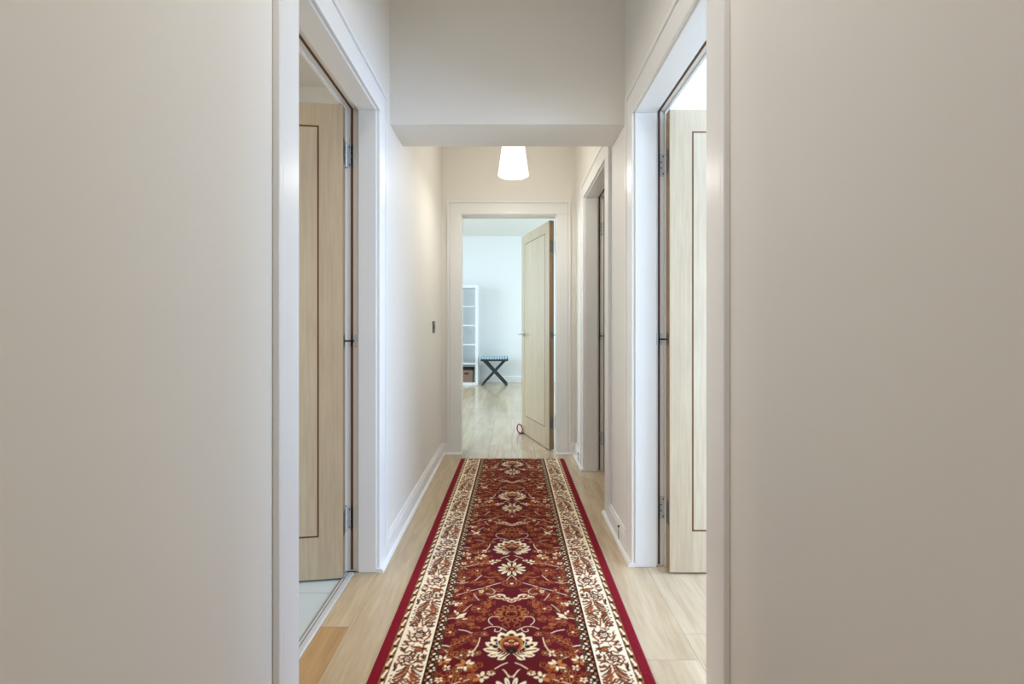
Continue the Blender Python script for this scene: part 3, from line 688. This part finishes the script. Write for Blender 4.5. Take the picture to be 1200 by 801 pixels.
def runner():
    y0, y1 = .90, 3.817; HWD = .4285
    nx, ny = 385, 945
    field, border, chain, guard = paint_field(), paint_border(), paint_chain(), paint_guard()
    ys = np.linspace(y0, y1, ny); f = np.linspace(-1, 1, nx)
    rng = np.random.default_rng(5)
    col = np.zeros((ny, nx, 3))
    OS = 3
    for oy in range(OS):
        for ox in range(OS):
            yy = ys+(oy-1)/OS*(ys[1]-ys[0]); ff = np.abs(f+(ox-1)/OS*(f[1]-f[0]))
            e = (1-np.minimum(ff, 1))*HWD                       # metres from the edge
            A = np.zeros((ny, nx, 3))
            vm = ((yy-1.557)*1000)
            def put(mask, tex, uu, per):
                ix = np.where(mask)[0]
                if len(ix) == 0: return
                u = np.clip(uu[ix], 0, tex.shape[1]-1).astype(int); v = (vm % per).astype(int) % tex.shape[0]
                A[:, ix] = tex[v][:, u]
            put(e >= .198, field, (HWD-e)*1000, 700)
            put((e >= .165) & (e < .198), guard, (e-.165)*1000, 50)
            put((e >= .056) & (e < .165), border, (e-.056)*1000, 350)
            put((e >= .033) & (e < .056), chain, (e-.033)*1000, 50)
            for (p, q, c) in ((-1, .033, EDGE), (.033, .0345, DK), (.0535, .0565, DK), (.0565, .0625, IV), (.158, .164, IV), (.164, .169, DK), (.1965, .199, OLV)):
                A[:, np.where((e >= p) & (e < q))[0]] = c
            col += A
    col /= OS*OS
    col *= rng.uniform(.9, 1.1, (ny, nx, 1))                    # tufts take the dye unevenly
    # outline, slightly off square
    xl = np.interp(ys, [1.392, 3.817], [-.4264, -.399]); xl = -.4264+(ys-1.392)*(.0274/2.425); xr_ = .4314+(ys-1.392)*(.0016/2.425)
    X = xl[:, None]+(f[None, :]+1)/2*(xr_-xl)[:, None]; Y = np.repeat(ys[:, None], nx, 1)
    e = (1-np.abs(f))*HWD
    prof = np.where(e < .006, .0035+.005*np.sqrt(np.clip(e/.006, 0, 1)), .0085)
    Z = np.repeat(prof[None, :], ny, 0)+rng.uniform(-.0005, .0005, (ny, nx))
    v = np.stack([X, Y, Z], -1).reshape(-1, 3)
    idx = np.arange(nx*ny).reshape(ny, nx)
    q = np.stack([idx[:-1, :-1], idx[:-1, 1:], idx[1:, 1:], idx[1:, :-1]], -1).reshape(-1, 4)
    # rim down to the floor
    ring = np.concatenate([idx[0, :], idx[1:, -1], idx[-1, -2::-1], idx[-2:0:-1, 0]])
    low = v[ring].copy(); low[:, 2] = .0005
    k = len(v); n = len(ring); v = np.vstack([v, low]); j = np.arange(n); jn = (j+1) % n
    q = np.vstack([q, np.stack([ring[j], k+j, k+jn, ring[jn]], -1)])
    cc = np.vstack([col.reshape(-1, 3), col.reshape(-1, 3)[ring]])
    me = bpy.data.meshes.new('runner_rug')
    me.vertices.add(len(v)); me.vertices.foreach_set('co', v.astype(np.float32).ravel())
    me.loops.add(len(q)*4); me.loops.foreach_set('vertex_index', q.astype(np.int32).ravel())
    me.polygons.add(len(q)); me.polygons.foreach_set('loop_start', np.arange(0, len(q)*4, 4, dtype=np.int32))
    me.update(calc_edges=True); me.validate()
    at = me.attributes.new('dye', 'FLOAT_COLOR', 'POINT')
    at.data.foreach_set('color', np.hstack([np.clip(cc, 0, 1), np.ones((len(cc), 1))]).astype(np.float32).ravel())
    m = bpy.data.materials.new('woven_rug_pile'); m.use_nodes = True
    n_, l_ = m.node_tree.nodes, m.node_tree.links; bs = n_['Principled BSDF']
    bs.inputs['Roughness'].default_value = .85; bs.inputs['Specular IOR Level'].default_value = .15
    bs.inputs['Sheen Weight'].default_value = .02
    a = n_.new('ShaderNodeAttribute'); a.attribute_name = 'dye'; l_.new(a.outputs['Color'], bs.inputs['Base Color'])
    me.materials.append(m)
    for p in (): pass
    me.polygons.foreach_set('use_smooth', np.ones(len(q), dtype=bool))
    o = bpy.data.objects.new('runner_rug', me); COL.objects.link(o)
    tag(o, 'long crimson runner rug with floral field and ivory borders on the hallway floor', 'rug')
runner()

# ------------------------------------------------------------------ pendant lamp
LX, LY, LZ = .021, 3.25, 2.107
lamp = empty('pendant_lamp', (LX, LY, LZ), 0, 'lit white glass pendant lamp hanging beyond the dropped beam', 'lamp')
sh = bpy.data.materials.new('lit_opal_glass'); sh.use_nodes = True
n, l = sh.node_tree.nodes, sh.node_tree.links
bs = n['Principled BSDF']; bs.inputs['Base Color'].default_value = (.95, .94, .9, 1); bs.inputs['Roughness'].default_value = .3
bs.inputs['Emission Color'].default_value = (1, .95, .86, 1); bs.inputs['Emission Strength'].default_value = 1.05
glow = bpy.data.materials.new('lamp_bulb_glow'); glow.use_nodes = True
bs = glow.node_tree.nodes['Principled BSDF']; bs.inputs['Emission Color'].default_value = (1, .93, .82, 1); bs.inputs['Emission Strength'].default_value = 9
b = MB(); b.lathe([(.104, 0), (.1045, .003), (.067, .275), (.060, .286), (.022, .292), (.022, .289), (.058, .283), (.064, .272), (.1015, .003)], (0, 0, 0), sh, 'Z', 64, cap=False)
k = 9
b.build('lamp_shade', lamp, smooth=True)
b = MB(); b.lathe([(0, .10), (.018, .104), (.030, .12), (.032, .138), (.024, .165), (.015, .19), (.014, .20), (0, .20)], (0, 0, 0), glow, 'Z', 28, cap=False); b.build('light_bulb', lamp, smooth=True)
b = MB(); b.lathe([(0, .20), (.019, .20), (.019, .27), (.021, .285), (.021, .31), (.008, .325), (0, .325)], (0, 0, 0), M['metal'], 'Z', 28, cap=False); b.build('lamp_holder', lamp, smooth=True)
b = MB(); b.tube([(0, 0, .32), (0, 0, 2.60-LZ)], .0035, M['white'], 10); b.build('cord', lamp, smooth=True)
b = MB(); b.lathe([(0, 2.585-LZ), (.03, 2.587-LZ), (.045, 2.60-LZ), (.047, 2.62-LZ), (0, 2.62-LZ)], (0, 0, 0), M['white'], 'Z', 32, cap=False); b.build('ceiling_rose', lamp, smooth=True)
pl = bulb('pendant_lamp_light', (LX, LY, LZ-.02), 5.5, (1, .94, .83), .09)
pl3 = area('pendant_lamp_downlight', (LX, LY, LZ-.004), (LX, LY, 0), .17, .17, 3.6, (1, .975, .93))
pl3.data.shape = 'DISK'
pl2 = bulb('pendant_lamp_uplight', (LX, LY, LZ+.36), 2.5, (1, .94, .83), .05)

# ------------------------------------------------------------------ light switch on the left wall
sw = empty('light_switch', (WL, 3.55, 1.066), 0, 'steel light switch plate on the cream wall left of the far doorway', 'switch')
b = MB(); b.box((0, -.043, -.044), (.008, .043, .044), M['darkmetal']); b.build('switch_plate', sw, bevel=.0015)
b = MB(); b.box((.007, -.009, -.015), (.0125, .009, .015), M['darkmetal']); b.build('rocker', sw, bevel=.001)
for y in (-.030, .030):
    b = MB(); b.lathe([(.0035, .0075), (.0033, .009), (0, .009)], (0, y, 0), M['screw'], 'X', 14, cap=False); b.build('screw', sw, smooth=True)

# ------------------------------------------------------------------ cable ends on the right skirting
for (y, z, lab) in ((2.32, .086, 'dark cable end on the skirting between the two right-hand doorways'), (3.70, .080, 'dark cable end on the short skirting beside the far doorway')):
    c = empty('cable_end', (WR-.0165, y, z), 0, lab, 'cable', 'cable ends on the right skirting')
    b = MB(); b.lathe([(0, -.007), (.0045, -.007), (.005, -.005), (.005, 0), (0, 0)], (0, 0, 0), M['darkrubber'], 'X', 14, cap=False); b.build('plug', c, smooth=True)
    b = MB(); b.tube([(-.004, 0, -.002), (-.005, .0, -.02), (-.004, .001, -.045), (-.003, .002, -.064)], .0017, M['cable'], 8); b.build('wire', c, smooth=True)

# ------------------------------------------------------------------ door wedge with loop at the far door
dw_ = empty('door_wedge', (.100, 4.765, 0), R(10), 'dark door wedge with a purple loop at the foot of the far door', 'door stop')
b = MB(); b.poly([(-.012, -.016, .0005), (.07, -.016, .0005), (.07, .016, .0005), (-.012, .016, .0005), (-.012, -.016, .012), (.07, -.016, .006), (.07, .016, .006), (-.012, .016, .012)],
                 [(0, 3, 2, 1), (4, 5, 6, 7), (0, 1, 5, 4), (1, 2, 6, 5), (2, 3, 7, 6), (3, 0, 4, 7)], M['darkrubber'])
b.build('wedge', dw_, bevel=.001)
b = MB(); b.tube([(-.006+.026*math.cos(t)-.010*math.sin(t)*.5, -.004+.006*math.sin(t), .050+.043*math.sin(t)) for t in np.linspace(0, 2*math.pi, 33)[:-1]], .0064, M['purple'], 10, closed=True)
b.build('loop', dw_, smooth=True)

# ------------------------------------------------------------------ cube shelving in the far room
SX1, SY0, SD = -.609, 8.90, .39
FRM, CW, CHT, TN = .048, .335, .342, .018
ncol, nrow = 3, 5
W_ = 2*FRM+ncol*CW+(ncol-1)*TN; H_ = 2*FRM+nrow*CHT+(nrow-1)*TN
SX0 = SX1-W_
shf = empty('shelf_unit', (SX0, SY0, 0), 0, 'tall white open cube shelf unit against the back wall of the far room', 'shelf unit')
b = MB()
b.box((0, 0, 0), (FRM, SD, H_), M['white']); b.box((W_-FRM, 0, 0), (W_, SD, H_), M['white'])
b.box((FRM, 0, 0), (W_-FRM, SD, FRM), M['white']); b.box((FRM, 0, H_-FRM), (W_-FRM, SD, H_), M['white'])
b.build('frame', shf, bevel=.0015)
for r in range(1, nrow):
    z = FRM+r*CHT+(r-1)*TN
    b = MB(); b.box((FRM, .003, z), (W_-FRM, SD-.003, z+TN), M['white']); b.build('shelf_board', shf)
for c in range(1, ncol):
    x = FRM+c*CW+(c-1)*TN
    for r in range(nrow):
        z = FRM+r*(CHT+TN)
        b = MB(); b.box((x, .003, z), (x+TN, SD-.003, z+CHT), M['white']); b.build('divider', shf)

# basket in the lowest right cube
bk = empty('storage_basket', (-.825, SY0+.17, FRM), 0, 'brown woven basket with dark rim in the lowest cube of the shelf', 'basket')
bm_ = bmesh.new()
b = MB(); hw, hd, ht = .122, .15, .235
def ringv(z, g): return [(-hw*g, -hd*g, z), (hw*g, -hd*g, z), (hw*g, hd*g, z), (-hw*g, hd*g, z)]
v = ringv(.001, .93)+ringv(ht, 1)+ringv(ht, .93)+ringv(.01, .87)
b.poly(v, [(3, 2, 1, 0)]+[(i, (i+1) % 4, 4+(i+1) % 4, 4+i) for i in range(4)]+[(4+i, 4+(i+1) % 4, 8+(i+1) % 4, 8+i) for i in range(4)]+[(8+i, 8+(i+1) % 4, 12+(i+1) % 4, 12+i) for i in range(4)]+[(12, 13, 14, 15)], M['wick'])
b.build('basket_body', bk, bevel=.006)
b = MB()
for (p, q) in (((-hw, -hd), (hw, -hd+.016)), ((-hw, hd-.016), (hw, hd)), ((-hw, -hd), (-hw+.016, hd)), ((hw-.016, -hd), (hw, hd))):
    b.box((p[0]-.004*(p[0] < 0), p[1]-.004*(p[1] < 0), ht-.004), (q[0]+.004*(q[0] > 0), q[1]+.004*(q[1] > 0), ht+.03), M['wickdark'])
b.build('rim', bk)
b = MB(); b.box((-.04, -hd-.001, .15), (.04, -hd+.016, .182), M['wickdark']); b.build('handle_hole', bk, bevel=.004)

# ------------------------------------------------------------------ folding stool
st = empty('folding_stool', (-.297, 9.02, 0), 0, 'black cross-legged folding stool with striped seat by the back wall', 'stool')
hx, dp = .25, .19
for (sy, yy) in ((-1, -dp), (1, dp)):
    for sx in (-1, 1):
        b = MB(); y_ = yy+sx*.0125*-1
        t = Vector((sx*.235, y_, .0)); p = Vector((-sx*.20, y_, .47)); d = (p-t).normalized(); nrm = Vector((d.z, 0, -d.x))*.021
        v = []
        for yo in (-.0115, .0115):
            v += [t+nrm*1.45*(1)+Vector((0, yo, 0)), t-nrm*1.45+Vector((0, yo, 0)), p-nrm+Vector((0, yo, 0)), p+nrm+Vector((0, yo, 0))]
        for q in (0, 1, 4, 5): v[q].z = 0; 
        b.poly(v, [(0, 1, 2, 3), (7, 6, 5, 4), (0, 4, 5, 1), (1, 5, 6, 2), (2, 6, 7, 3), (3, 7, 4, 0)], M['black'])
        b.build('leg', st, bevel=.002)
    b = MB(); b.box((-hx-.007, yy-.026*sy-.012, .455), (hx+.007, yy-.026*sy+.012, .492), M['black']) if False else b.box((-hx-.007, yy+sy*.026-.012, .455), (hx+.007, yy+sy*.026+.012, .492), M['black'])
    b.build('rail', st, bevel=.003)
for sx in (-1, 1):
    b = MB(); b.tube([(sx*.20, -dp-.02, .468), (sx*.20, dp+.02, .468)], .014, M['black'], 12); b.build('cross_bar', st, smooth=True)
b = MB(); b.tube([(.0, -dp-.028, .243), (.0, dp+.028, .243)], .007, M['darkmetal'], 10); b.build('pivot_rod', st, smooth=True)
fab = bpy.data.materials.new('striped_seat_fabric'); fab.use_nodes = True
n, l = fab.node_tree.nodes, fab.node_tree.links; bs = n['Principled BSDF']; bs.inputs['Roughness'].default_value = .85
tc = n.new('ShaderNodeTexCoord'); wv = n.new('ShaderNodeTexWave'); wv.bands_direction = 'X'; wv.inputs['Scale'].default_value = 6.5; wv.inputs['Distortion'].default_value = .4
cr = n.new('ShaderNodeValToRGB'); cr.color_ramp.elements[0].position = .25; cr.color_ramp.elements[0].color = rgb(120, 152, 168); cr.color_ramp.elements[1].position = .55; cr.color_ramp.elements[1].color = rgb(186, 208, 218)
l.new(tc.outputs['Object'], wv.inputs['Vector']); l.new(wv.outputs['Fac'], cr.inputs['Fac']); l.new(cr.outputs['Color'], bs.inputs['Base Color'])
b = MB()
N = 12
pts = [(-hx+2*hx*i/N, .530-.010*math.sin(math.pi*i/N)) for i in range(N+1)]
for (za, zb) in ((0, -.034),):
    v = [(x, y, z+o_) for o_ in (0, zb) for y in (-dp-.035, dp+.035) for x, z in pts]; m_ = N+1
    f = []
    for i in range(N):
        f += [(i, i+1, m_+i+1, m_+i), (2*m_+i, 3*m_+i, 3*m_+i+1, 2*m_+i+1), (i, 2*m_+i, 2*m_+i+1, i+1), (m_+i, m_+i+1, 3*m_+i+1, 3*m_+i)]
    f += [(0, m_, 3*m_, 2*m_), (N, 2*m_+N, 3*m_+N, m_+N)]
    b.poly(v, f, fab)
b.build('seat', st, bevel=.006)
